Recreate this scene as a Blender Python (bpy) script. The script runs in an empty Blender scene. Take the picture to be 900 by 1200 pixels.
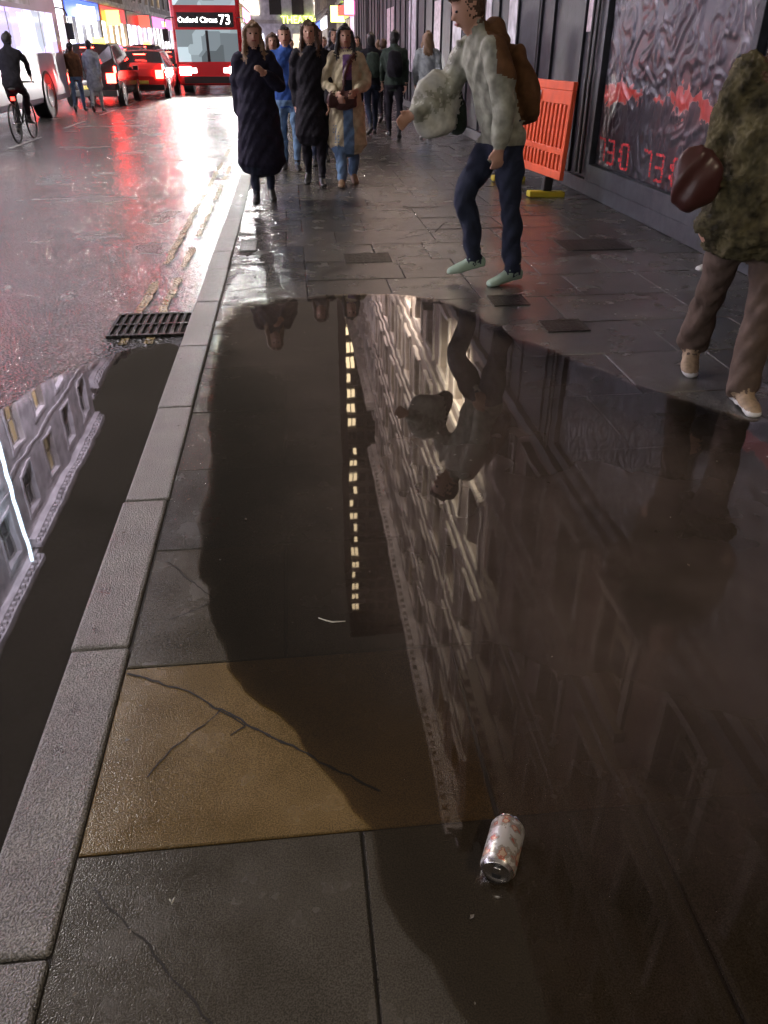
import bpy, bmesh, math, random
import numpy as np
from mathutils import Vector, Matrix, noise, kdtree
random.seed(7)
rad=math.radians
S=bpy.context.scene
COL=S.collection

# ------------------------------------------------------------ materials
def nt(name):
    m=bpy.data.materials.new(name); m.use_nodes=True
    t=m.node_tree; b=t.nodes['Principled BSDF']
    return m,t,b
def mat(name,col,rough=.6,metal=0,emis=None,es=0,var=0,vs=8,bump=0,bs=60,spec=.5,rvar=0):
    m,t,b=nt(name); N=t.nodes; L=t.links
    b.inputs['Base Color'].default_value=(*col,1)
    b.inputs['Roughness'].default_value=rough
    b.inputs['Metallic'].default_value=metal
    b.inputs['Specular IOR Level'].default_value=spec
    if emis:
        b.inputs['Emission Color'].default_value=(*emis,1)
        b.inputs['Emission Strength'].default_value=es
    tc=N.new('ShaderNodeTexCoord')
    if var or rvar:
        n=N.new('ShaderNodeTexNoise'); n.inputs['Scale'].default_value=vs; n.inputs['Detail'].default_value=2
        L.new(tc.outputs['Object'],n.inputs['Vector'])
    if var:
        mr=N.new('ShaderNodeMapRange'); mr.inputs[1].default_value=.3; mr.inputs[2].default_value=.7
        mr.inputs[3].default_value=1-var; mr.inputs[4].default_value=1+var
        L.new(n.outputs['Fac'],mr.inputs[0])
        mx=N.new('ShaderNodeVectorMath'); mx.operation='SCALE'; mx.inputs[0].default_value=col
        L.new(mr.outputs[0],mx.inputs['Scale']); L.new(mx.outputs[0],b.inputs['Base Color'])
    if rvar:
        mr=N.new('ShaderNodeMapRange'); mr.inputs[1].default_value=.3; mr.inputs[2].default_value=.7
        mr.inputs[3].default_value=max(.03,rough-rvar); mr.inputs[4].default_value=min(1,rough+rvar)
        L.new(n.outputs['Fac'],mr.inputs[0]); L.new(mr.outputs[0],b.inputs['Roughness'])
    if bump:
        n2=N.new('ShaderNodeTexNoise'); n2.inputs['Scale'].default_value=bs; n2.inputs['Detail'].default_value=1
        L.new(tc.outputs['Object'],n2.inputs['Vector'])
        bp=N.new('ShaderNodeBump'); bp.inputs['Strength'].default_value=bump; bp.inputs['Distance'].default_value=.02
        L.new(n2.outputs['Fac'],bp.inputs['Height']); L.new(bp.outputs['Normal'],b.inputs['Normal'])
    return m

# ------------------------------------------------------------ mesh builder
class MB:
    def __init__(s): s.v=[];s.f=[];s.m=[];s.c=[]
    def add(s,vs,fs,m=0,c=None):
        o=len(s.v); s.v+= [tuple(p) for p in vs]
        for f in fs: s.f.append(tuple(i+o for i in f)); s.m.append(m); s.c.append(c)
    def box(s,x0,x1,y0,y1,z0,z1,m=0):
        if x0>x1:x0,x1=x1,x0
        if y0>y1:y0,y1=y1,y0
        s.add([(x0,y0,z0),(x1,y0,z0),(x1,y1,z0),(x0,y1,z0),(x0,y0,z1),(x1,y0,z1),(x1,y1,z1),(x0,y1,z1)],
              [(3,2,1,0),(4,5,6,7),(0,1,5,4),(1,2,6,5),(2,3,7,6),(3,0,4,7)],m)
    def tube(s,pts,rr,m=0,n=12,side=Vector((1,0,0)),res=None,cap=True):
        pts=[Vector(p) for p in pts]; rr=[(r,r) if not isinstance(r,tuple) else r for r in rr]
        if res: pts,rr=resample(pts,rr,res)
        K=len(pts); rings=[]
        for i in range(K):
            d=(pts[min(i+1,K-1)]-pts[max(i-1,0)]).normalized()
            a=side-d*side.dot(d)
            if a.length<.05: a=Vector((0,1,0))-d*d.y
            a.normalize(); b=d.cross(a)
            rings.append((pts[i],a,b,rr[i][0],rr[i][1],d))
        if cap:
            p,a,b,r1,r2,d=rings[0]; q=min(r1,r2); rings=[(p-d*q*.55,a,b,r1*.72,r2*.72,d)]+rings
            p,a,b,r1,r2,d=rings[-1]; q=min(r1,r2); rings=rings+[(p+d*q*.55,a,b,r1*.72,r2*.72,d)]
        V=[];F=[]
        cs=[(math.cos(2*math.pi*j/n),math.sin(2*math.pi*j/n)) for j in range(n)]
        for (p,a,b,r1,r2,d) in rings:
            px,py,pz=p; ax,ay,az=a*r1; bx,by,bz=b*r2
            for c_,s_ in cs: V.append((px+ax*c_+bx*s_,py+ay*c_+by*s_,pz+az*c_+bz*s_))
        K=len(rings)
        for i in range(K-1):
            for j in range(n):
                j2=(j+1)%n; F.append((i*n+j,i*n+j2,(i+1)*n+j2,(i+1)*n+j))
        for e,i in ((0,0),(1,K-1)):
            p,a,b,r1,r2,d=rings[i]; q=min(r1,r2)*(.35 if cap else 0)
            V.append(tuple(p+d*(q if e else -q))); c=len(V)-1
            for j in range(n):
                j2=(j+1)%n
                F.append((i*n+j,i*n+j2,c) if e else (i*n+j2,i*n+j,c))
        s.add(V,F,m)
    def cyl(s,p0,p1,r,m=0,n=16,r1=None):
        s.tube([p0,p1],[r,r if r1 is None else r1],m,n,cap=False)
    def torus(s,c,R,r,axis='X',m=0,n=28,k=8):
        V=[];F=[]
        for i in range(n):
            t=2*math.pi*i/n
            for j in range(k):
                u=2*math.pi*j/k; q=R+r*math.cos(u); w=r*math.sin(u)
                if axis=='X': V.append((c[0]+w,c[1]+q*math.cos(t),c[2]+q*math.sin(t)))
                else: V.append((c[0]+q*math.cos(t),c[1]+q*math.sin(t),c[2]+w))
        for i in range(n):
            for j in range(k):
                F.append((i*k+j,((i+1)%n)*k+j,((i+1)%n)*k+(j+1)%k,i*k+(j+1)%k))
        s.add(V,F,m)
    def obj(s,name,mats,parent=None,smooth=False,bevel=0,colors=False,fixn=True):
        me=bpy.data.meshes.new(name); me.from_pydata(s.v,[],s.f); me.update()
        for m in mats: me.materials.append(m)
        me.polygons.foreach_set('material_index',s.m)
        if smooth: me.polygons.foreach_set('use_smooth',[True]*len(s.f))
        if colors:
            ca=me.color_attributes.new('tone','FLOAT_COLOR','CORNER')
            arr=[]
            for f,c in zip(s.f,s.c): arr+=[*(c or (.07,.07,.07)),1]*len(f)
            ca.data.foreach_set('color',arr)
        if fixn:
            bm=bmesh.new(); bm.from_mesh(me); bmesh.ops.recalc_face_normals(bm,faces=bm.faces); bm.to_mesh(me); bm.free()
        o=bpy.data.objects.new(name,me); COL.objects.link(o)
        if parent: o.parent=parent
        if bevel:
            b=o.modifiers.new('b','BEVEL'); b.width=bevel; b.segments=2; b.limit_method='ANGLE'
        return o
def catm(p0,p1,p2,p3,t):
    return .5*((2*p1)+(-p0+p2)*t+(2*p0-5*p1+4*p2-p3)*t*t+(-p0+3*p1-3*p2+p3)*t*t*t)
def resample(pts,rr,res):
    P=[];R=[]
    K=len(pts)
    for i in range(K-1):
        L=(pts[i+1]-pts[i]).length; n=max(1,int(L/res))
        g=lambda a,j:a[max(0,min(K-1,j))]
        for k in range(n):
            t=k/n
            P.append(catm(g(pts,i-1),pts[i],pts[i+1],g(pts,i+2),t))
            r0=rr[i];r1=rr[i+1]; u=t*t*(3-2*t)
            R.append((r0[0]+(r1[0]-r0[0])*u,r0[1]+(r1[1]-r0[1])*u))
    P.append(pts[-1]);R.append(rr[-1])
    return P,R
def empty(name,loc=(0,0,0),rz=0):
    e=bpy.data.objects.new(name,None); COL.objects.link(e); e.location=loc; e.rotation_euler=(0,0,rad(rz)); e.empty_display_size=.2
    return e
def text(name,s,size,loc,rot,m,parent=None,ext=.004,align='CENTER',xs=1):
    c=bpy.data.curves.new(name,'FONT'); c.body=s; c.size=size; c.extrude=ext; c.align_x=align; c.align_y='CENTER'; c.resolution_u=3
    c.materials.append(m)
    o=bpy.data.objects.new(name,c); COL.objects.link(o); o.location=loc; o.rotation_euler=[rad(a) for a in rot]; o.scale=(xs,1,1)
    if parent: o.parent=parent
    return o
def light(name,kind,loc,target,power,col,parent=None,size=.2,spot=90,blend=.6):
    l=bpy.data.lights.new(name,kind); l.energy=power; l.color=col
    if kind=='AREA': l.size=size
    else: l.shadow_soft_size=size
    if kind=='SPOT': l.spot_size=rad(spot); l.spot_blend=blend
    o=bpy.data.objects.new(name,l); COL.objects.link(o); o.location=loc
    d=Vector(target)-Vector(loc); o.rotation_euler=d.to_track_quat('-Z','Y').to_euler()
    if parent: o.parent=parent
    return o

# ------------------------------------------------------------ people (built first, while the scene is light)
SK=mat('skin',(.50,.29,.21),.5)
def fab(n,c,v=.25): return mat(n,c,.85,var=v,vs=14,bump=.4,bs=22,spec=.25)
F_navy=fab('wool_navy',(.014,.013,.028)); F_black=fab('wool_black',(.012,.011,.016)); F_cream=fab('cotton_cream',(.50,.44,.30)); F_jean=fab('denim',(.13,.22,.36)); F_djean=fab('denim_dark',(.018,.024,.045))
F_blue=fab('nylon_blue',(.03,.08,.30)); F_grey=fab('fleece_grey',(.36,.40,.42)); F_pale=fab('jacket_pale',(.29,.30,.245),.4); F_bag=fab('tote_pale',(.46,.47,.42),.3); F_olive=fab('fur_olive',(.075,.066,.034),.8); F_brown=fab('trousers_brown',(.10,.072,.058)); F_purple=fab('scarf_purple',(.12,.06,.16)); F_dkgreen=fab('jacket_green',(.03,.045,.035))
L_brown=mat('leather_brown',(.06,.02,.018),.35); L_tan=mat('leather_tan',(.20,.125,.07),.5); L_beige=mat('trainer_beige',(.30,.22,.14),.6,var=.3,vs=30); L_blk=mat('leather_black',(.015,.015,.015),.35); Sh_w=mat('shoe_white',(.65,.65,.65),.5); Sh_g=mat('shoe_pale_green',(.32,.44,.36),.5)
Hr_br=mat('hair_brown',(.07,.035,.018),.5,bump=.6,bs=60); Hr_bl=mat('hair_blonde',(.20,.12,.065),.5,bump=.6,bs=60); Hr_dk=mat('hair_dark',(.012,.01,.01),.4,bump=.6,bs=60); F_tan=fab('bag_tan',(.13,.065,.030))
M_eye=mat('eye_dark',(.01,.008,.008),.2); M_lip=mat('lips',(.3,.07,.06),.5)
def person(name,loc,heading,H=1.68,legs=((12,6),(-14,18)),arms=((-12,15,8),(14,15,8)),top=F_black,bottom=F_djean,shoe=L_blk,hair=Hr_dk,long_hair=False,coat=None,cw=1.0,male=False,lean=0,extra=None,over=None,vox=.012,ground=True,hands=True,tw=1.0,wrists=None,sleeve=1.0,turn=0,nod=0,scarf=None,fold=1.0,fur=0,flare=1.0):
    mats=[]; mb=MB()
    def mi(m):
        if m not in mats: mats.append(m)
        return mats.index(m)
    X1=Vector((1,0,0))
    def U(p): p=Vector(p); p.y+=lean*max(0,p.z-.9); return p
    def T(pts,rr,m,n=20,side=X1,res=.03): mb.tube(pts,rr,mi(m),n,side,res)
    low=9
    for s,(a,kb) in zip((1,-1),legs):
        a=rad(a);kb=rad(kb)
        hip=Vector((s*.088,0,.90)); knee=hip+Vector((s*.005,math.sin(a)*.42,-math.cos(a)*.42)); an=knee+Vector((-s*.01,math.sin(a-kb)*.41,-math.cos(a-kb)*.41))
        m1=hip.lerp(knee,.5); m2=knee.lerp(an,.35)+Vector((0,-.012,0))
        T([hip+Vector((0,0,.03)),m1,knee,m2,knee.lerp(an,.75),an+Vector((0,0,-.01))],[.092*tw**.5,.082*tw**.5,.060*tw,.060*tw,.048*tw*tw*flare**.5,.042*tw*tw*flare],bottom)
        fp=min(0,(a-kb)*.75) if (a-kb)<-.15 else (.18 if a-kb>.25 else 0)
        cf,sf=math.cos(fp),math.sin(fp)
        def ft(y,z): return an+Vector((s*y*.12,y*cf-z*sf,y*sf+z*cf))
        T([ft(-.055,-.045),ft(.0,-.035),ft(.07,-.045),ft(.14,-.058),ft(.19,-.062)],[(.032,.034),(.040,.050),(.044,.040),(.048,.028),(.036,.022)],shoe,16)
        T([ft(-.06,-.070),ft(.05,-.072),ft(.14,-.072),ft(.20,-.070)],[(.034,.011),(.044,.011),(.050,.011),(.036,.011)],shoe,14)
        T([an+Vector((0,0,.03)),ft(.0,-.04)],[.040,.038],shoe,14)
        low=min(low,ft(-.055,-.082).z,ft(.17,-.083).z)
    sw=1.1 if male else 1.0
    if coat:
        hem=coat; kk=[(hem,.215*cw,.165*cw),(hem+.2,.20*cw,.155*cw),(.85,.185*cw,.145*cw),(1.02,.155*cw,.125*cw),(1.18,.165*cw,.125*cw),(1.32,.185*sw,.125),(1.41,.165*sw,.105),(1.47,.085,.075)]
        kk=sorted(kk,key=lambda q:q[0])
    else:
        kk=[(.84,.165,.125),(.95,.160*sw,.122),(1.06,.148*sw,.115),(1.18,.160*sw,.120),(1.32,.182*sw,.122),(1.41,.165*sw,.10),(1.47,.08,.07)]
    T([U((0,0,z)) for z,_,_ in kk],[(a,b) for _,a,b in kk],top,32)
    if not coat: T([(0,0,.88),(0,0,.97)],[(.15,.115),(.145,.11)],bottom,24)
    T([U((0,.0,1.42)),U((0,.012,1.54))],[.056,.052],SK,16)
    T([U((0,.0,1.44)),U((0,.0,1.49))],[(.085,.078),(.072,.068)],scarf or top,20,res=.02)
    hm=Matrix.Rotation(rad(turn),3,'Z')@Matrix.Rotation(rad(-nod),3,'X')
    ho_=U((0,.012+nod*.0012,1.6-nod*.0006))
    def hd(x,y,z): return ho_+hm@Vector((x,y,z-1.6))
    T([hd(0,.035,1.495),hd(0,.028,1.52),hd(0,.016,1.555),hd(0,.008,1.60),hd(0,.002,1.645),hd(0,-.005,1.68)],[(.030,.030),(.050,.052),(.064,.076),(.072,.088),(.070,.084),(.046,.055)],SK,24,side=hm@X1,res=.015)
    T([hd(0,.088,1.612),hd(0,.104,1.585),hd(0,.106,1.578)],[.009,.013,.014],SK,10,res=.01)
    T([hd(0,.09,1.545),hd(0,.092,1.535)],[(.022,.008),(.02,.008)],SK,10)
    for s in (1,-1): T([hd(s*.074,-.002,1.615),hd(s*.072,0,1.575)],[(.010,.018),(.008,.012)],SK,10)
    T([hd(0,-.034,1.555),hd(0,-.028,1.61),hd(0,-.012,1.655),hd(0,-.004,1.69),hd(0,-.006,1.705)],[(.080,.070),(.088,.090),(.086,.102),(.062,.080),(.04,.05)],hair,24,side=hm@X1,res=.02)
    T([hd(-.05,.062,1.675),hd(0,.078,1.683),hd(.05,.062,1.675)],[(.02,.022)]*3,hair,10,res=.02)
    if long_hair:
        for s in (1,-1): T([hd(s*.03,.045,1.695),hd(s*.074,.035,1.65),hd(s*.086,.018,1.57),hd(s*.095,.030,1.47),hd(s*.10,.060,1.38)],[(.020,.020),(.024,.034),(.024,.036),(.028,.036),(.018,.022)],hair,12)
        T([hd(0,-.05,1.64),hd(0,-.085,1.52),hd(0,-.115,1.38)],[(.075,.05),(.095,.045),(.085,.028)],hair,20)
    for q,s in enumerate((1,-1)):
        sh=U((s*.165*sw,0,1.385))
        if wrists and wrists[q]:
            el=U(wrists[q][0]); wr=U(wrists[q][1])
        else:
            a,e_,ab=[rad(v) for v in arms[q]]
            el=sh+Vector((s*math.sin(ab),math.sin(a),-math.cos(a)*math.cos(ab))).normalized()*.28
            wr=el+Vector((-s*.10*math.sin(e_),math.sin(a+e_),-math.cos(a+e_))).normalized()*.25
        T([sh+Vector((-s*.03,0,.0)),sh.lerp(el,.3),el,el.lerp(wr,.5),el.lerp(wr,.93)],[.068*sleeve,.060*sleeve,.050*sleeve,.047*sleeve,.038*sleeve],top,18)
        if hands:
            dv=(wr-el).normalized(); nn=Vector((-s,0,0)); nn=(nn-dv*nn.dot(dv)).normalized(); sv=dv.cross(nn)
            if sv.y<0 and abs(dv.z)>.5: sv=-sv
            T([el.lerp(wr,.9),wr+dv*.02],[.028,.025],SK,12)
            T([wr,wr+dv*.04,wr+dv*.085],[(.024,.017),(.036,.016),(.038,.013)],SK,12,side=sv,res=.02)
            for f,(o,Lf) in enumerate(((.033,.062),(.0115,.076),(-.0115,.080),(-.033,.070))):
                p0=wr+dv*.078-sv*o; p1=p0+(dv*.95+nn*.25-sv*o*2).normalized()*Lf*.42; p2=p1+(dv*.75+nn*.65).normalized()*Lf*.34; p3=p2+(dv*.4+nn*.9).normalized()*Lf*.24
                T([p0,p1,p2,p3],[.0095,.009,.008,.007],SK,8,res=.012)
            p0=wr+dv*.025+sv*.026; p1=p0+(dv*.7+sv*.7+nn*.2).normalized()*.035; p2=p1+(dv*.9+sv*.25+nn*.3).normalized()*.03
            T([p0,p1,p2],[.013,.011,.009],SK,8,res=.012)
    if extra: extra(T,U)
    kf=H/1.7
    sh_z=-low if ground else 0
    V=np.array(mb.v); V[:,2]+=sh_z
    me=bpy.data.meshes.new(name+'_m'); me.from_pydata(V.tolist(),[],mb.f); me.update()
    o=bpy.data.objects.new(name,me); COL.objects.link(o)
    rm=o.modifiers.new('r','REMESH'); rm.mode='VOXEL'; rm.voxel_size=vox
    sm=o.modifiers.new('s','SMOOTH'); sm.factor=.5; sm.iterations=3
    dg=bpy.context.evaluated_depsgraph_get(); nm=bpy.data.meshes.new_from_object(o.evaluated_get(dg))
    o.modifiers.clear(); o.data=nm
    vm=[0]*len(mb.v)
    for f,m_ in zip(mb.f,mb.m):
        for i in f: vm[i]=m_
    kd=kdtree.KDTree(len(V))
    for i,v in enumerate(V.tolist()): kd.insert(v,i)
    kd.balance()
    nm.materials.clear()
    for m_ in mats: nm.materials.append(m_)
    if over:
        for m_ in over[1]:
            if m_ not in mats: mats.append(m_); nm.materials.append(m_)
    nP=len(nm.polygons); nV=len(nm.vertices)
    cen=np.empty(nP*3); nm.polygons.foreach_get('center',cen); cen=cen.reshape(-1,3)
    find=kd.find; ind=[vm[find(c)[1]] for c in cen.tolist()]
    iS=mats.index(SK); iH=mats.index(hair); iT=mats.index(top); iB=mats.index(bottom); hmi=hm.inverted()
    for q,c in enumerate(cen.tolist()):
        z=c[2]-sh_z; k_=ind[q]
        if not coat and k_ in (iT,iB) and abs(z-.89)<.10 and abs(c[0])<.205: ind[q]=iT if z>.86 else iB
        elif z>1.45 and k_ in (iS,iH):
            l=hmi@(Vector((c[0],c[1],z))-ho_); zz=l.z+1.6
            if zz>1.56:
                if l.y>.035 and zz<1.662 and abs(l.x)<(.056 if long_hair else .075): ind[q]=iS
                elif zz>1.665 or l.y<-.025 or (long_hair and abs(l.x)>.062): ind[q]=iH
    if over:
        fn=over[0]
        for q,c in enumerate(cen.tolist()):
            r_=fn(c[0],c[1],c[2]-sh_z,mats[ind[q]])
            if r_ is not None: ind[q]=mats.index(r_)
    nm.polygons.foreach_set('material_index',ind); nm.polygons.foreach_set('use_smooth',[True]*nP)
    co=np.empty(nV*3); nm.vertices.foreach_get('co',co); co=co.reshape(-1,3)
    no=np.empty(nV*3); nm.vertices.foreach_get('normal',no); no=no.reshape(-1,3)
    lt=np.empty(nP,int); nm.polygons.foreach_get('loop_total',lt)
    lv=np.empty(len(nm.loops),int); nm.loops.foreach_get('vertex_index',lv)
    skin=np.zeros(nV,bool); fi=np.repeat(np.array(ind),lt); skin[lv[fi==iS]]=True
    ph=loc[0]*3.1; x,y,z=co.T
    h=.0045*np.sin(x*31+z*17+ph+2*np.sin(y*13+z*5))+.0045*np.sin(y*27-z*23+ph*2+2*np.sin(x*11-z*7))+.003*np.sin(x*60+z*41+3*np.sin(y*21))
    h*=fold
    if fur:
        rs=np.random.RandomState(3); tp=np.zeros(nV,bool); tp[lv[fi==iT]]=True
        h[tp]=h[tp]+rs.uniform(-fur,fur,tp.sum())
    sho=np.zeros(nV,bool); sho[lv[fi==mats.index(shoe)]]=True
    h[skin]=0; h[sho]*=.25; co=co+no*h[:,None]
    nm.vertices.foreach_set('co',co.ravel()); nm.update()
    fd=MB()
    for s in (1,-1): fd.tube([hd(s*.026-.008,.084,1.612),hd(s*.026+.008,.084,1.612)],[.0075,.0075],0,8)
    fd.tube([hd(-.02,.094,1.548),hd(.02,.094,1.548)],[(.005,.006)]*2,1,8)
    fo=fd.obj('face_details',[M_eye,M_lip],o,smooth=True); fo.location=(0,0,sh_z)
    o.location=loc; o.rotation_euler=(0,0,rad(heading)); o.scale=(kf,kf,kf)
    return o
def bag(side,x,y,z,m=L_brown,sx=.12,sz=.09,strap=True):
    def f(T,U):
        T([(x-sx,y,z),(x,y,z-.01),(x+sx,y,z)],[(sz*.8,.04),(sz,.05),(sz*.8,.04)],m,16,side=Vector((0,0,1)))
        if strap: T([U((-side*.10,.10,1.43)),U((0,.145,1.28)),(x*.6,.165,1.12),(x,y+.0,z+.06)],[.013]*4,m,8)
    return f
def pack(m):
    def f(T,U): T([U((0,-.19,1.02)),U((0,-.20,1.15)),U((0,-.19,1.36))],[(.13,.07),(.15,.09),(.12,.06)],m,20)
    return f
person('pedestrian',(-.34,9.3,0),183,1.68,legs=((10,4),(-8,14)),top=F_navy,bottom=F_djean,shoe=L_blk,hair=Hr_bl,long_hair=True,coat=.40,cw=1.25,vox=.012,sleeve=1.3,turn=6,wrists=[None,((-.25,.06,1.14),(-.10,.24,1.26))])
person('pedestrian',(.27,10.5,0),178,1.72,legs=((-9,14),(10,4)),top=F_black,bottom=F_black,shoe=L_blk,hair=Hr_br,long_hair=True,coat=.55,cw=1.05,vox=.012,sleeve=1.2,turn=-4)
def ov3(x,y,z,m):
    if m is F_cream and y>.03 and abs(x+.01)<.055+.02*max(0,(1.0-z)) and z<1.42: return F_purple if z>1.16 else (F_djean if z>.93 else F_jean)
person('pedestrian',(.68,10.45,0),180,1.68,legs=((11,4),(-9,16)),top=F_cream,bottom=F_jean,shoe=L_tan,hair=Hr_dk,long_hair=True,coat=.46,cw=1.15,vox=.012,sleeve=1.25,scarf=F_purple,over=(ov3,[F_purple,F_djean,F_jean]),extra=bag(1,.06,.22,.96,sx=.15,sz=.11),wrists=[((.25,.03,1.13),(.13,.22,1.02)),((-.25,.02,1.13),(-.12,.2,1.06))],tw=1.2)
person('pedestrian',(-.02,11.9,0),180,1.70,legs=((-8,12),(9,4)),top=F_blue,bottom=F_jean,hair=Hr_dk,male=True,vox=.016)
person('pedestrian',(.42,12.6,0),180,1.72,top=F_black,bottom=F_djean,hair=Hr_br,male=True,vox=.016)
person('pedestrian',(-.2,13.4,0),180,1.66,top=F_purple,bottom=F_black,hair=Hr_br,long_hair=True,coat=.7,vox=.016)
person('pedestrian',(1.62,17.2,0),5,1.72,top=F_black,bottom=F_djean,male=True,vox=.018,extra=pack(F_dkgreen))
person('pedestrian',(1.95,16.2,0),-4,1.72,legs=((-8,12),(10,4)),top=F_dkgreen,bottom=F_black,male=True,vox=.018,extra=pack(F_black))
person('pedestrian',(2.55,16.1,0),0,1.70,legs=((12,5),(-10,14)),top=F_grey,bottom=F_jean,shoe=Sh_w,hair=Hr_bl,long_hair=True,vox=.016,sleeve=1.25)
tops=[F_black,F_navy,F_brown,F_dkgreen,F_black,F_tan]
for i,(x,y_,hd_) in enumerate(((1.3,18.9,180),(2.15,20.0,0),(.75,20.6,180),(1.75,22.4,180),(1.0,24,180),(2.5,24.5,0),(.9,17.0,180),(.1,23,180),(1.45,27,0),(2.1,29,180),(.6,29.5,180))):
    person('pedestrian',(x,y_,0),hd_+random.uniform(-8,8),random.uniform(1.62,1.80),legs=((12,5),(-12,18)) if i%2 else ((-12,16),(12,4)),top=tops[i%6],bottom=(F_djean,F_black)[i%2],hair=(Hr_dk,Hr_br,Hr_bl)[i%3],long_hair=i%3==0,coat=(.6 if i%3==0 else None),male=i%3==1,vox=.022)
# near man striding left, head down: pale jacket, tan hood and rucksack, pale bag swinging in front
def ovm(x,y,z,m):
    if m is F_pale and z>1.20+.3*y and y<.2 and x<.16: return F_tan
def ex_m(T,U):
    pack(F_tan)(T,U)
    T([(.22,.34,1.22),(.25,.37,1.08),(.23,.36,.93)],[(.05,.11),(.07,.17),(.06,.13)],F_bag,18)
    T([U((.12,.10,1.42)),(.20,.26,1.36),(.22,.34,1.24)],[.016]*3,F_bag,8)
    T([(.27,.26,1.14),(.31,.22,1.02),(.27,.18,.92)],[(.05,.07),(.06,.09),(.04,.06)],F_dkgreen,14)
    T([U((0,-.10,1.40)),U((0,-.10,1.50))],[(.12,.08),(.09,.06)],F_tan,16)
person('pedestrian',(1.43,5.68,0),102,1.80,legs=((30,44),(-6,3)),top=F_pale,bottom=F_djean,shoe=Sh_g,hair=Hr_br,male=True,vox=.011,lean=.36,sleeve=1.4,extra=ex_m,over=(ovm,[F_tan]),arms=((30,30,12),(-12,14,10)),tw=1.15,fold=1.2,nod=22)
def ov_r(x,y,z,m):
    if m is L_beige and z<.022: return Sh_w
person('pedestrian',(2.08,3.46,0),165,1.70,legs=((-16,16),(10,5)),top=F_olive,bottom=F_brown,shoe=L_beige,hair=Hr_br,long_hair=True,coat=.80,cw=1.28,vox=.010,sleeve=1.55,tw=1.22,flare=1.25,extra=bag(1,.33,.13,1.02,L_brown,.07,.14,False),fold=1.1,fur=.007,over=(ov_r,[Sh_w]))
person('pedestrian',(3.36,5.75,0),112,1.60,legs=((-16,18),(30,10)),top=F_black,bottom=F_jean,shoe=Sh_w,hair=Hr_dk,male=True,vox=.013,tw=1.25)
person('pedestrian',(-6.0,25.8,-.08),0,1.68,top=F_tan,bottom=F_jean,vox=.02)
person('pedestrian',(-5.45,25.6,-.08),0,1.72,top=F_grey,bottom=F_grey,vox=.02,coat=.6)
cy=(-5.15,17.3,-.08)
person('cyclist',(cy[0],cy[1]-.18,cy[2]+.08),0,1.72,legs=((62,72),(30,52)),top=F_black,bottom=F_black,vox=.016,lean=.38,ground=False,wrists=[((.24,.20,1.22),(.24,.36,1.02)),((-.24,.20,1.22),(-.24,.36,1.02))],male=True)

# ------------------------------------------------------------ world
w=bpy.data.worlds.new('World'); S.world=w; w.use_nodes=True
t=w.node_tree; bg=t.nodes['Background']; out=t.nodes['World Output']
sky=t.nodes.new('ShaderNodeTexSky'); sky.sky_type='NISHITA'; sky.sun_disc=False; sky.sun_elevation=rad(-4); sky.sun_rotation=rad(200)
t.links.new(sky.outputs[0],bg.inputs[0]); bg.inputs[1].default_value=.05
bg2=t.nodes.new('ShaderNodeBackground'); bg2.inputs[0].default_value=(.165,.135,.112,1); bg2.inputs[1].default_value=1
ad=t.nodes.new('ShaderNodeAddShader'); t.links.new(bg.outputs[0],ad.inputs[0]); t.links.new(bg2.outputs[0],ad.inputs[1]); t.links.new(ad.outputs[0],out.inputs[0])
try: w.cycles.sampling_method='NONE'
except Exception: pass
S.view_settings.view_transform='Standard'; S.view_settings.look='None'; S.view_settings.exposure=0

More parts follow.
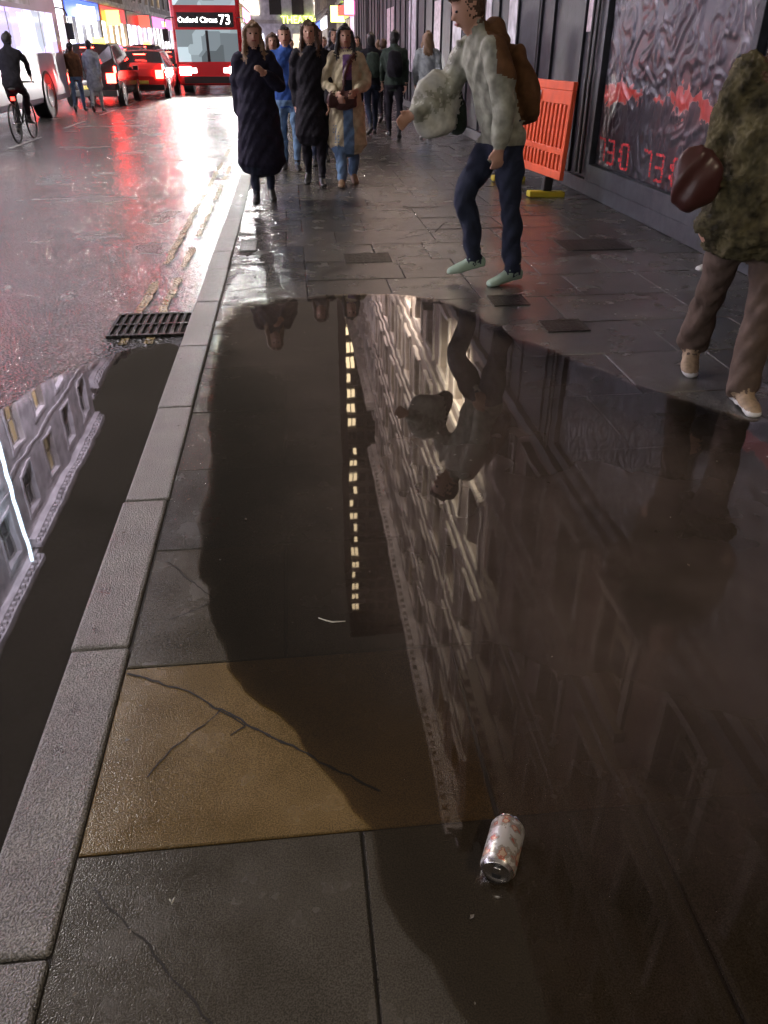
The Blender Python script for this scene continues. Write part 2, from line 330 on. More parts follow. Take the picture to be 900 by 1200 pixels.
# ------------------------------------------------------------ ground materials
def ground_mat(name,base,tone=False,rough=(.15,.45),bs=90,bstr=.5,bdist=.01,vor=True,nsc=3,spec=.6,var=.5,fine=0):
    m,t,b=nt(name); N=t.nodes;L=t.links
    tc=N.new('ShaderNodeTexCoord')
    n=N.new('ShaderNodeTexNoise'); n.inputs['Scale'].default_value=nsc; n.inputs['Detail'].default_value=4; n.inputs['Roughness'].default_value=.6
    L.new(tc.outputs['Object'],n.inputs['Vector'])
    mr=N.new('ShaderNodeMapRange'); mr.inputs[1].default_value=.25;mr.inputs[2].default_value=.75; mr.inputs[3].default_value=1-var; mr.inputs[4].default_value=1+var
    L.new(n.outputs['Fac'],mr.inputs[0]); fac=mr.outputs[0]
    nf=None
    if fine:
        nf=N.new('ShaderNodeTexNoise'); nf.inputs['Scale'].default_value=bs*1.3; nf.inputs['Detail'].default_value=1
        L.new(tc.outputs['Object'],nf.inputs['Vector'])
        m2=N.new('ShaderNodeMapRange'); m2.inputs[1].default_value=.35;m2.inputs[2].default_value=.65; m2.inputs[3].default_value=1-fine; m2.inputs[4].default_value=1+fine
        L.new(nf.outputs['Fac'],m2.inputs[0])
        mu=N.new('ShaderNodeMath'); mu.operation='MULTIPLY'; L.new(fac,mu.inputs[0]); L.new(m2.outputs[0],mu.inputs[1]); fac=mu.outputs[0]
    sc=N.new('ShaderNodeVectorMath'); sc.operation='SCALE'; L.new(fac,sc.inputs['Scale'])
    if tone:
        at=N.new('ShaderNodeAttribute'); at.attribute_name='tone'; L.new(at.outputs['Color'],sc.inputs[0])
    else: sc.inputs[0].default_value=base
    L.new(sc.outputs[0],b.inputs['Base Color'])
    rr=N.new('ShaderNodeMapRange'); rr.inputs[1].default_value=.3;rr.inputs[2].default_value=.7; rr.inputs[3].default_value=rough[0]; rr.inputs[4].default_value=rough[1]
    L.new(n.outputs['Fac'],rr.inputs[0]); L.new(rr.outputs[0],b.inputs['Roughness'])
    b.inputs['Specular IOR Level'].default_value=spec
    bp=N.new('ShaderNodeBump'); bp.inputs['Strength'].default_value=bstr; bp.inputs['Distance'].default_value=bdist
    if vor:
        v=N.new('ShaderNodeTexVoronoi'); v.inputs['Scale'].default_value=bs; L.new(tc.outputs['Object'],v.inputs['Vector']); L.new(v.outputs['Distance'],bp.inputs['Height'])
    else:
        if not nf:
            nf=N.new('ShaderNodeTexNoise'); nf.inputs['Scale'].default_value=bs*1.3; nf.inputs['Detail'].default_value=1
            L.new(tc.outputs['Object'],nf.inputs['Vector'])
        L.new(nf.outputs['Fac'],bp.inputs['Height'])
    L.new(bp.outputs['Normal'],b.inputs['Normal'])
    return m
M_asph=ground_mat('wet_asphalt',(.070,.071,.072),bs=48,rough=(.16,.30),bstr=1.0,bdist=.026,nsc=1.1,spec=1.0,var=.3,fine=.5)
M_slab=ground_mat('wet_paving',None,tone=True,bs=230,rough=(.10,.34),bstr=.32,bdist=.0035,nsc=4,spec=.75,vor=False,fine=.40,var=.30)
M_kerb=ground_mat('wet_granite_kerb',(.18,.177,.166),bs=170,rough=(.25,.5),bstr=.8,bdist=.007,nsc=7,spec=.7,vor=False,fine=.55,var=.4)
M_joint=mat('joint_grit',(.015,.013,.011),.7)
M_yellow=ground_mat('worn_yellow_paint',(.22,.16,.06),bs=48,rough=(.2,.4),bstr=1.0,bdist=.018,nsc=9,fine=.6)
M_white=ground_mat('worn_white_paint',(.40,.40,.40),bs=48,rough=(.2,.4),bstr=1.0,bdist=.018,nsc=9,fine=.6)

g=MB(); g.add([(-400,-300,-.12),(400,-300,-.12),(400,500,-.12),(-400,500,-.12)],[(0,1,2,3)])
g.obj('ground',[mat('ground_dark',(.05,.05,.05),.7,var=.3)])
r=MB(); r.add([(-9.6,-30,-.08),(-.72,-30,-.08),(-.72,160,-.08),(-9.6,160,-.08)],[(0,1,2,3)])
road=r.obj('road',[M_asph])
lp=MB(); lp.box(-12.6,-9.75,-30,160,-.1,.02); lp.obj('far_pavement',[M_slab],colors=True)
lk=MB()
for i in range(190): lk.box(-9.75,-9.6,-30+i,-30+i+.994,-.1,.025)
lk.obj('far_kerb',[M_kerb])
k=MB(); y=-3.0
lens=[.9,.92,.9,.62,.55,.9,.86,.9]
i=0
while y<110:
    L=lens[i%8] if y<15 else .91
    jx=random.uniform(-.005,.005)
    k.box(-.72+jx,-.553+jx,y,y+L-.007,-.1,.004+random.uniform(-.001,.003)); y+=L; i+=1
k.obj('kerb',[M_kerb],bevel=.010)
yl=MB()
for x0 in (-.99,-1.15):
    yy=4.75
    while yy<100:
        L=random.uniform(.3,1.6)
        n=int(L/.12)+1
        pts=[]
        for q in range(n+1):
            a=yy+L*q/n
            pts.append((x0+random.uniform(-.012,.012),x0+.06+random.uniform(-.014,.014),a))
        for q in range(n):
            yl.add([(pts[q][0],pts[q][2],-.076),(pts[q][1],pts[q][2],-.076),(pts[q+1][1],pts[q+1][2],-.076),(pts[q+1][0],pts[q+1][2],-.076)],[(0,1,2,3)])
        yy+=L+(random.uniform(.05,.6) if random.random()<.6 else .02)
yl.obj('double_yellow_line',[M_yellow])
wl=MB()
for q in range(26):
    wl.add([(-5.15,8+q*4,-.076),(-5.05,8+q*4,-.076),(-5.05,10+q*4,-.076),(-5.15,10+q*4,-.076)],[(0,1,2,3)])
wl.obj('centre_line_marking',[M_white])

pv=MB(); P=.593
def slab(x0,x1,y0,y1,z,c):
    e=.003; q=.003; j=lambda:random.uniform(-.0018,.0018)
    a=[(x0+e+j(),y0+e+j()),(x1-e+j(),y0+e+j()),(x1-e+j(),y1-e+j()),(x0+e+j(),y1-e+j())]
    cx=(x0+x1)/2;cy_=(y0+y1)/2
    tl=.0014 if y0<5.5 else .0028
    zz=[z+random.uniform(-tl,tl) for _ in a]
    low=[(p[0],p[1],-.02) for p in a]; mid=[(p[0],p[1],h-.004) for p,h in zip(a,zz)]
    top=[(p[0]+(q if p[0]<cx else -q),p[1]+(q if p[1]<cy_ else -q),h) for p,h in zip(a,zz)]
    V=low+mid+top
    F=[(8,9,10,11)]+[(i,(i+1)%4,4+(i+1)%4,4+i) for i in range(4)]+[(4+i,4+(i+1)%4,8+(i+1)%4,8+i) for i in range(4)]
    pv.add(V,F,0,c)
fixed={6:[-.55,.07,.72,1.5,2.1,2.85,3.6],7:[-.55,.38,1.1,1.75,2.5,3.1,3.6],8:[-.55,-.1,.6,1.3,1.9,2.6,3.6]}
row=0; y=-3.05
while y<110:
    if row in fixed: xs=fixed[row]
    else:
        xs=[-.55]
        while xs[-1]<3.2: xs.append(xs[-1]+random.choice([.45,.6,.6,.75,.9]))
        xs[-1]=3.6
    for a,b in zip(xs[:-1],xs[1:]):
        v=random.uniform(.6,1.3); hue=random.uniform(-.004,.006)
        c=(.064*v+hue,.061*v+hue*.3,.056*v)
        if row==7: c=(.155,.105,.038) if a<0 else (.12,.085,.05)
        if row==6: c=(.058,.053,.041)
        if row==8 and a<0: c=(.062,.055,.040)
        slab(a,b,y,y+P,0.0,c)
    y+=P; row+=1
pave=pv.obj('pavement',[M_slab],colors=True)
pb=MB(); pb.add([(-.56,-3.1,-.007),(3.95,-3.1,-.007),(3.95,110,-.007),(-.56,110,-.007)],[(0,1,2,3)]); pb.obj('joints',[M_joint],pave)
ck=MB()
def crack(pts,w=.005,z=.0022):
    P2=[]
    for a,b in zip(pts[:-1],pts[1:]):
        n=max(2,int((Vector(b)-Vector(a)).length/.02))
        for i in range(n):
            t=i/n; P2.append((a[0]+(b[0]-a[0])*t+random.uniform(-.004,.004),a[1]+(b[1]-a[1])*t+random.uniform(-.004,.004)))
    P2.append(pts[-1])
    for i in range(len(P2)-1):
        a=Vector(P2[i]);b=Vector(P2[i+1]); n=Vector((-(b-a).y,(b-a).x)).normalized()*(w*random.uniform(.3,.9)/2+.0006)
        ck.add([(*(a-n),z),(*(a+n),z),(*(b+n),z),(*(b-n),z)],[(0,1,2,3)])
crack([(-.54,1.67),(-.36,1.58),(-.27,1.5),(-.05,1.33),(.12,1.2)],.008)
crack([(-.27,1.5),(-.38,1.38),(-.43,1.3)],.004)
crack([(-.27,1.5),(-.2,1.44),(-.24,1.41)],.006)
crack([(-.5,1.02),(-.38,.9),(-.25,.75),(-.12,.6)],.004)
crack([(-.5,2.22),(-.4,2.08),(-.32,1.98)],.005)
crack([(-.32,1.98),(-.45,1.9)],.004)
crack([(.1,5.9),(.5,6.2),(.55,6.55),(.9,6.6)],.01)
crack([(-.5,5.6),(-.2,5.75),(.1,5.9)],.01)
crack([(.9,7.2),(1.3,7.5),(1.5,8.0)],.01)
ck.obj('cracks',[M_joint],pave)

# ------------------------------------------------------------ puddles
def water_mat(name,murk,tint,ior):
    m,t,b=nt(name); N=t.nodes;L=t.links; N.remove(b); out=N['Material Output']
    tc=N.new('ShaderNodeTexCoord')
    at=N.new('ShaderNodeAttribute'); at.attribute_name='depth'
    n=N.new('ShaderNodeTexNoise'); n.inputs['Scale'].default_value=3; n.inputs['Detail'].default_value=3; L.new(tc.outputs['Object'],n.inputs['Vector'])
    vn=N.new('ShaderNodeMapRange'); vn.inputs[1].default_value=.3;vn.inputs[2].default_value=.7;vn.inputs[3].default_value=.75;vn.inputs[4].default_value=1.25; L.new(n.outputs['Fac'],vn.inputs[0])
    d=N.new('ShaderNodeBsdfDiffuse'); sc=N.new('ShaderNodeVectorMath'); sc.operation='SCALE'; sc.inputs[0].default_value=murk; L.new(vn.outputs[0],sc.inputs['Scale']); L.new(sc.outputs[0],d.inputs['Color'])
    tr=N.new('ShaderNodeBsdfTransparent'); tr.inputs[0].default_value=(*tint,1)
    mx=N.new('ShaderNodeMixShader'); L.new(at.outputs['Fac'],mx.inputs[0]); L.new(tr.outputs[0],mx.inputs[1]); L.new(d.outputs[0],mx.inputs[2])
    gl=N.new('ShaderNodeBsdfGlossy'); gl.inputs['Roughness'].default_value=.018
    nb=N.new('ShaderNodeTexNoise'); nb.inputs['Scale'].default_value=4; nb.inputs['Detail'].default_value=1; L.new(tc.outputs['Object'],nb.inputs['Vector'])
    bp=N.new('ShaderNodeBump'); bp.inputs['Strength'].default_value=.02; bp.inputs['Distance'].default_value=.02; L.new(nb.outputs['Fac'],bp.inputs['Height']); L.new(bp.outputs['Normal'],gl.inputs['Normal'])
    fr=N.new('ShaderNodeFresnel'); fr.inputs['IOR'].default_value=ior
    m2=N.new('ShaderNodeMixShader'); L.new(fr.outputs[0],m2.inputs[0]); L.new(mx.outputs[0],m2.inputs[1]); L.new(gl.outputs[0],m2.inputs[2])
    L.new(m2.outputs[0],out.inputs[0]); return m
def puddle(name,outline,z,m,dfun,step=.05):
    K=len(outline); B=[]
    for i in range(K):
        p=[Vector(outline[(i+j-1)%K]) for j in range(4)]
        n=max(2,int((p[2]-p[1]).length/.015))
        for q in range(n):
            v=catm(p[0],p[1],p[2],p[3],q/n)
            o=noise.noise(Vector((v.x*6,v.y*6,3)))*.03+noise.noise(Vector((v.x*22,v.y*22,1)))*.010
            B.append((v.x+o,v.y+o))
    B=np.array(B); nxt=np.roll(B,-1,axis=0)
    xs=np.arange(B[:,0].min()-step*2,B[:,0].max()+step*2,step); ys=np.arange(B[:,1].min()-step*2,B[:,1].max()+step*2,step)
    GX,GY=np.meshgrid(xs,ys,indexing='ij'); px=GX.ravel();py=GY.ravel()
    ins=np.zeros(len(px),bool)
    for (ax,ay),(bx,by) in zip(B,nxt):
        c=((ay>py)!=(by>py))
        if ay!=by: ins^= c&(px<(bx-ax)*(py-ay)/(by-ay)+ax)
    D=np.full(len(px),9.); NI=np.zeros(len(px),int)
    for s0 in range(0,len(px),2000):
        dd=np.hypot(px[s0:s0+2000,None]-B[None,:,0],py[s0:s0+2000,None]-B[None,:,1]); NI[s0:s0+2000]=dd.argmin(1); D[s0:s0+2000]=dd.min(1)
    snap=(~ins)&(D<step*1.05)
    ok=ins|snap
    X_=px.copy();Y_=py.copy(); X_[snap]=B[NI[snap],0];Y_[snap]=B[NI[snap],1]
    dep=np.where(snap,0,D)
    ny=len(ys); F=[]
    for i in range(len(xs)-1):
        for j in range(ny-1):
            q=(i*ny+j,(i+1)*ny+j,(i+1)*ny+j+1,i*ny+j+1)
            g_=[a for a in q if ok[a]]
            if len(g_)>=3 and any(ins[a] for a in g_): F.append(tuple(g_))
    used=sorted({a for f in F for a in f}); mp={a:i for i,a in enumerate(used)}
    me=bpy.data.meshes.new(name); me.from_pydata([(X_[a],Y_[a],z) for a in used],[],[tuple(mp[a] for a in f) for f in F]); me.update(); me.materials.append(m)
    at=me.attributes.new('depth','FLOAT','POINT')
    at.data.foreach_set('value',[max(0,min(1,dfun(X_[a],Y_[a],dep[a]))) for a in used])
    o=bpy.data.objects.new(name,me); COL.objects.link(o); return o
M_w=water_mat('puddle_water',(.056,.044,.036),(.84,.77,.68),1.58)
ss=lambda a,b,x:(lambda t:t*t*(3-2*t))(max(0,min(1,(x-a)/(b-a))))
def dp(x,y,d):
    n=noise.noise(Vector((x*2,y*2,0)))*.2
    top=ss(3.2,4.6,y)
    f=ss(0,.75*(1-top)+.12*top,d+noise.noise(Vector((x*5,y*5,2)))*.05*min(1,d*8))
    g=ss(.35,1.8,y+n+.2*(x-.2))
    return (.08+.92*g)*f*.97
pud=[(-.52,4.6),(-.50,5.0),(-.44,5.27),(-.13,5.36),(.2,5.42),(.5,5.42),(.9,5.26),(1.14,4.85),(1.26,4.42),(1.42,4.14),(1.75,3.55),(2.05,3.15),(2.5,2.85),(2.9,2.3),(3.0,1.4),(2.7,.4),(1.9,.1),(1.0,.32),(.45,.5),(.2,.72),(.10,1.0),(-.02,1.3),(-.22,1.62),(-.33,1.95),(-.40,2.3),(-.43,3.0),(-.49,3.7)]
puddle('puddle',pud,.0065,M_w,dp)
M_w2=water_mat('road_puddle_water',(.026,.023,.021),(.3,.27,.24),1.7)
rp=[(-.735,4.55),(-1.0,4.66),(-1.2,4.45),(-1.42,4.15),(-1.55,3.75),(-1.95,3.2),(-2.3,2.2),(-2.4,1.0),(-2.0,-.3),(-1.4,-.9),(-.72,-1),(-.72,0),(-.72,1.5),(-.72,3)]
puddle('puddle',rp,-.068,M_w2,lambda x,y,d:ss(0,.12,d if x<-.9 else 1)*.97)

M_iron=mat('cast_iron',(.05,.048,.045),.35,.8,var=.3,bump=.4,bs=80)
M_black=mat('black_void',(.004,.004,.004),.8)
d=MB(); d.box(-1.24,-.75,4.88,5.36,-.079,-.074,1)
for x in np.arange(-1.24,-.76,.049): d.box(x,x+.022,4.88,5.36,-.074,-.062)
for yy in (4.88,5.1,5.33): d.box(-1.24,-.75,yy,yy+.03,-.074,-.060)
d.obj('drain_grate',[M_iron,M_black],bevel=.002)
def cover(x0,x1,y0,y1,parts=6):
    c=MB(); c.box(x0,x1,y0,y1,.0015,.0035,1); c.box(x0,x1,y0,y0+.02,.0035,.006);c.box(x0,x1,y1-.02,y1,.0035,.006);c.box(x0,x0+.02,y0+.02,y1-.02,.0035,.006);c.box(x1-.02,x1,y0+.02,y1-.02,.0035,.006)
    n=parts
    for i in range(n):
        for j in range(n):
            a=x0+.03+(x1-x0-.06)*i/n; b=y0+.03+(y1-y0-.06)*j/n
            c.box(a,a+(x1-x0-.06)/n*.8,b,b+(y1-y0-.06)/n*.8,.0035,.0055)
    c.obj('manhole_cover',[M_iron,M_iron])
cover(1.5,1.77,4.47,4.70); cover(1.3,1.55,5.05,5.3,4); cover(.38,.76,6.35,6.68,5); cover(-.5,-.36,6.9,7.35,4); cover(2.3,2.9,6.6,7.0,7)
lt_=MB(); rs=random.Random(5)
for q in range(150):
    x=rs.uniform(-.5,3.2); y_=rs.uniform(.5,9)
    if q%3==0: x=rs.uniform(-.7,-.35)
    a=rs.uniform(0,6.28); l=rs.uniform(.003,.009)*(1.4 if q%17==0 else 1); z=.0075
    c_,s_=math.cos(a)*l,math.sin(a)*l
    lt_.add([(x-c_,y_-s_,z),(x+s_*.6,y_-c_*.6,z+.001),(x+c_,y_+s_,z),(x-s_*.6,y_+c_*.6,z+.0015)],[(0,1,2,3)],rs.choice((0,0,1)))
lt_.obj('litter_grit',[mat('grit_pale',(.16,.145,.12),.7),mat('grit_leaf',(.08,.05,.025),.6)],fixn=False)

# ------------------------------------------------------------ buildings
M_glassd=mat('window_glass_dark',(.02,.02,.025),.08,spec=1)
def litglass(name,c1,c2,st,sc=1.2,nos=False):
    m,t,b=nt(name); N=t.nodes;L=t.links
    tc=N.new('ShaderNodeTexCoord'); v=N.new('ShaderNodeTexVoronoi'); v.inputs['Scale'].default_value=sc; v.distance='CHEBYCHEV'
    L.new(tc.outputs['Object'],v.inputs['Vector'])
    mx=N.new('ShaderNodeMix'); mx.data_type='RGBA'; mx.inputs[6].default_value=(*c1,1); mx.inputs[7].default_value=(*c2,1)
    sp=N.new('ShaderNodeSeparateColor'); L.new(v.outputs['Color'],sp.inputs[0]); L.new(sp.outputs[0],mx.inputs[0])
    L.new(mx.outputs[2],b.inputs['Emission Color'])
    mr=N.new('ShaderNodeMapRange'); mr.inputs[3].default_value=st*.3;mr.inputs[4].default_value=st*1.6
    L.new(sp.outputs[1],mr.inputs[0]); L.new(mr.outputs[0],b.inputs['Emission Strength'])
    b.inputs['Base Color'].default_value=(.02,.02,.02,1); b.inputs['Roughness'].default_value=.1
    if nos: m.cycles.emission_sampling='NONE'
    return m
M_litw=litglass('window_lit_warm',(1,.7,.4),(.5,.35,.2),2,.9,True)
M_shopw=litglass('shop_window_white',(1,.97,.92),(.7,.72,.95),5,.9)
M_shopp=litglass('shop_window_pink',(1,.72,.85),(.75,.75,1),3.8,.9)
M_shopy=litglass('shop_window_warm',(1,.78,.5),(1,.92,.8),4.5,.9)
M_frame=mat('window_frame',(.4,.38,.35),.5)
def stone(n,c): return mat(n,c,.8,var=.3,vs=1.5)
M_trim=stone('trim_stone',(.50,.46,.41)); M_trimd=stone('trim_dark',(.20,.17,.145)); M_trim2=stone('trim_stucco',(.68,.66,.66)); M_slate=mat('slate',(.06,.06,.065),.7)  # includes a darker trim tone for the brick buildings
def building(name,side,xf,y0,y1,H,nst,nb,wall,trim,litp=.12,gh=4.2,depth=9,shop=None,sign=None,ww=.5,lit=M_litw,dentil=True,sill=.16,frame=None):
    e=empty(name)
    W=MB();G=MB();T=MB()
    def bx(mb,u0,u1,o0,o1,z0,z1,m=0): mb.box(xf-side*o0,xf-side*o1,u0,u1,z0,z1,m)
    bx(W,y0,y1,-depth,-.35,-.1,H-.2)
    fh=(H-gh-1.0)/nst; bw=(y1-y0)/nb
    bx(W,y0,y1,-.35,0,H-1.0,H)
    bx(T,y0,y1,0,.5,H-.75,H-.5); bx(T,y0,y1,0,.3,H-1.0,H-.75); bx(T,y0,y1,-.4,.1,H,H+.25)
    if dentil:
        u=y0+.1
        while u<y1-.2: bx(T,u,u+.18,.3,.44,H-.93,H-.75); u+=.42
    for s in range(nst):
        z=gh+s*fh; za=z+.2*fh; zb=z+.8*fh
        bx(W,y0,y1,-.35,0,z,za); bx(W,y0,y1,-.35,0,zb,z+fh)
        bx(T,y0,y1,0,sill*.75,z,z+.14)
        pu=y0
        for i in range(nb):
            c=y0+(i+.5)*bw; a=c-ww*bw/2; b=c+ww*bw/2
            bx(W,pu,a,-.35,0,za,zb); pu=b
            mi=1 if random.random()<litp else 0
            bx(G,a,b,-.3,-.25,za,zb,mi)
            for (p,q) in ((a,a+.07),(b-.07,b),(c-.03,c+.03)): bx(G,p,q,-.25,-.18,za,zb,2)
            for h in (za,(za+zb)/2-.03,zb-.07): bx(G,a+.07,c-.03,-.25,-.19,h,h+.07,2); bx(G,c+.03,b-.07,-.25,-.19,h,h+.07,2)
            bx(T,a-.12,b+.12,0,sill,za-.12,za)
            bx(T,a-.14,a,0,.05,za,zb);bx(T,b,b+.14,0,.05,za,zb)
            bx(T,a-.2,b+.2,0,sill*.85,zb,zb+.18)
        bx(W,pu,y1,-.35,0,za,zb)
    fr_=frame or M_frame
    if shop:
        bx(W,y0,y1,-.35,0,gh-.25,gh)
        bx(T,y0,y1,0,.25,gh-.2,gh-.05)
        bx(G,y0+.35,y1-.35,-.1,.1,3.05,gh-.25,3)
        bx(G,y0+.35,y1-.35,-.2,-.15,.45,3.05,4)
        bx(W,y0,y0+.35,-.35,.06,-.1,gh-.25); bx(W,y1-.35,y1,-.35,.06,-.1,gh-.25)
        bx(W,y0+.35,y1-.35,-.35,0,-.1,.45)
        n=max(2,int((y1-y0)/2.4))
        for i in range(1,n):
            u=y0+.35+(y1-y0-.7)*i/n; bx(W,u-.06,u+.06,-.15,.04,.45,3.05)
        G.obj('windows',[M_glassd,lit,fr_,shop[0],shop[1]],e,fixn=False)
        if sign:
            rz=-90 if side>0 else 90
            text('sign_letters',sign[0],.62,(xf-side*.13,(y0+y1)/2,3.48),(90,0,rz),sign[1],e)
    else:
        bx(W,y0,y1,-.35,0,-.1,gh)
        G.obj('windows',[M_glassd,lit,fr_],e,fixn=False)
    W.obj('walls',[wall],e,fixn=False); T.obj('trim',[trim],e,fixn=False)
    R=MB(); bx(R,y0+.3,y1-.3,-depth+.5,-.8,H-.2,H+.9); R.obj('roof',[M_slate],e,fixn=False)
    return e
W_cream=stone('stone_cream',(.30,.255,.215)); W_brick=mat('brick_brown',(.11,.068,.048),.85,var=.3,vs=4)
W_grey=stone('stone_grey',(.3,.29,.28)); W_white=stone('stucco_white',(.60,.58,.58)); W_tow=mat('tower_concrete',(.11,.085,.07),.8,var=.2,vs=.4)
def em(n,c,s,ns=False):
    m=mat(n,(.02,.02,.02),.4,emis=c,es=s)
    if ns: m.cycles.emission_sampling='NONE'
    return m
E_white=em('sign_white',(1,1,1),7,True); E_blue=em('sign_blue',(.12,.25,1),6,True); E_pink=em('sign_pink',(1,.25,.6),5,True); E_yel=em('sign_yellow',(1,.8,.1),6,True); E_red=em('sign_red',(1,.06,.04),4,True); E_lime=em('sign_lime',(.75,1,.15),8,True); E_ice=em('led_ice',(.6,.8,1),30,True)
D_blk=mat('fascia_black',(.02,.02,.02),.3); D_blu=em('fascia_blue',(.05,.12,.8),2.5,True); D_pnk=em('fascia_pink',(.9,.2,.6),2,True); D_red=em('fascia_red',(.7,.03,.03),1.5,True); D_wht=em('fascia_white',(.9,.9,1),3.0,True)
building('brick_building',1,3.95,-8,2.5,13.5,3,4,W_brick,M_trimd,.0,frame=M_trimd)
building('brick_building',1,3.95,2.5,14.5,13.0,3,6,W_brick,M_trimd,.10,frame=M_trimd)
building('stone_building',1,3.95,14.5,41,19.6,5,11,W_cream,M_trim,.12,sill=.1)
building('stone_building',1,3.95,41,55,17,4,7,W_white,M_trim,.25,shop=(D_pnk,M_shopp))
building('stone_building',1,3.95,55,69.5,17.5,4,7,W_grey,M_trim,.2,shop=(D_blk,M_shopy))
tw=empty('office_tower'); TW=MB();TG=MB()
TW.box(3.95,15,70,84,-.1,57)
zf=3.2
while zf<56:
    TW.box(3.95,15,69.75,70,zf,zf+.42)
    if zf>5 and zf<54:
        TG.box(4.0,4.32,69.9,69.99,zf+.52,zf+1.30,1 if random.random()<.95 else 0)
        TG.box(4.42,4.74,69.9,69.99,zf+.52,zf+1.30,1 if random.random()<.85 else 0)
    x=4.9
    while x<14.5: TG.box(x,x+.7,69.93,69.99,zf+.5,zf+1.4,0); x+=1.05
    zf+=1.55
TW.box(3.7,15.2,69.5,84.2,57,57.8)
TE=em('tower_lit',(1,.76,.45),8,True)
TW.obj('walls',[W_tow],tw,fixn=False); TG.obj('windows',[M_glassd,TE],tw,fixn=False)
building('stone_building',1,3.95,84.5,100,16,4,7,W_cream,M_trim,.3,shop=(D_wht,M_shopw))
building('stone_building',1,3.95,100,120,18,4,9,W_grey,M_trim,.3,shop=(D_blu,M_shopp))
xl=-12.6
defs=[(-12,2,16,W_grey,(D_blk,M_shopw),None),(2,16,17.5,W_white,(D_blk,M_shopp),None),(16,30,18.6,W_white,(D_pnk,M_shopp),('FASHION',E_white)),(30,44,18,W_white,(D_blk,M_shopw),('COFFEE',E_yel)),
(44,54,16,W_white,(D_wht,M_shopw),('SHOES',E_pink)),(54,64,17,W_grey,(D_blu,M_shopw),('PHARMACY',E_white)),(64,74,18,W_cream,(D_red,M_shopy),('BURGERS',E_yel)),(74,88,17,W_white,(D_blk,M_shopp),('BOOKS',E_ice)),(88,104,18,W_grey,(D_pnk,M_shopw),('PHONES',E_lime)),(104,120,16,W_white,(D_blu,M_shopp),('MARKET',E_white))]
for (a,b,h,wm,sh,sg) in defs:
    building('shop_building',-1,xl,a,b,h,4,max(4,int((b-a)/3.4)),wm,M_trim2,.3,shop=sh,sign=sg,sill=.05,ww=.42)
eb=empty('theatre_building'); E1=MB(); E1.box(-24,16,124,134,-.1,16)
for s in range(4): E1.box(-24,16,123.7,124,4.2+s*3,4.6+s*3,1)
E1.obj('walls',[W_white,M_trim],eb)
E2=MB()
for i in range(13): E2.box(-23+i*3,-21+i*3,123.85,123.97,.4,3,i%3)
for i in range(13):
    for s in range(3): E2.box(-23+i*3,-21.4+i*3,123.85,123.97,5.2+s*3,7+s*3,3 if (i+s)%3 else 2)
E2.obj('windows',[M_shopw,M_shopp,M_shopy,M_glassd],eb)
text('sign_letters','THEATRE',1.2,(2.0,123.6,4.6),(90,0,0),E_lime,eb)
def blade(side,x,y,z,m,h=.9):
    b=MB(); b.box(x,x+side*.9,y-.06,y+.06,z,z+h,0); b.box(x-side*.02,x+side*.02,y-.03,y+.03,z+h*.4,z+h*.5,1)
    b.obj('projecting_sign',[m,M_iron],bevel=.02)
blade(1,-12.5,47,2.9,E_blue);blade(1,-12.5,58,2.7,E_white);blade(1,-12.5,66,2.8,E_yel);blade(1,-12.5,80,2.9,E_red);blade(-1,3.9,46,2.9,E_pink);blade(-1,3.9,60,2.9,E_lime);blade(-1,3.9,52,3.0,E_red,.5)
ls_=MB(); ls_.box(xl+.60,xl+.70,28.2,28.3,10.5,17.0); ls_.obj('led_light_strip',[E_ice])

# ------------------------------------------------------------ hoarding
M_hb=mat('hoarding_paint',(.022,.024,.03),.5,var=.35,vs=6,bump=.08,bs=30,spec=.3)
M_hg=mat('hoarding_frame',(.045,.05,.06),.5,var=.3,vs=9,bump=.1,spec=.35)
ho=empty('hoarding'); H=MB(); X=3.47; HH=3.5
H.box(X,X+.3,2.0,46,0.0,HH,0)
H.box(X-.06,X,2.0,46,.0,.16,1)
H.box(X-.10,X+.35,1.9,46,HH,HH+.15,1)
yy=10.2
while yy<45.5:
    H.box(X-.035,X,yy,yy+.05,.16,HH,0); yy+=1.22 if random.random()<.7 else .61
for (a,b) in ((2.4,5.95),(6.2,9.46)):
    H.box(X-.07,X,a,a+.09,.16,HH-.1,1);H.box(X-.07,X,b-.09,b,.16,HH-.1,1)
    H.box(X-.07,X,a+.09,b-.09,.16,.34,1);H.box(X-.07,X,a+.09,b-.09,HH-.25,HH-.1,1)
H.obj('panels',[M_hb,M_hg],ho,bevel=.006)
cb=MB()
for yy in (9.75,9.9,12.1): cb.tube([(X-.03,yy,.2),(X-.03,yy+.02,1.5),(X-.03,yy-.01,HH)],[.018]*3,0,8,res=.3)
cb.obj('cables',[D_blk],ho,smooth=True)
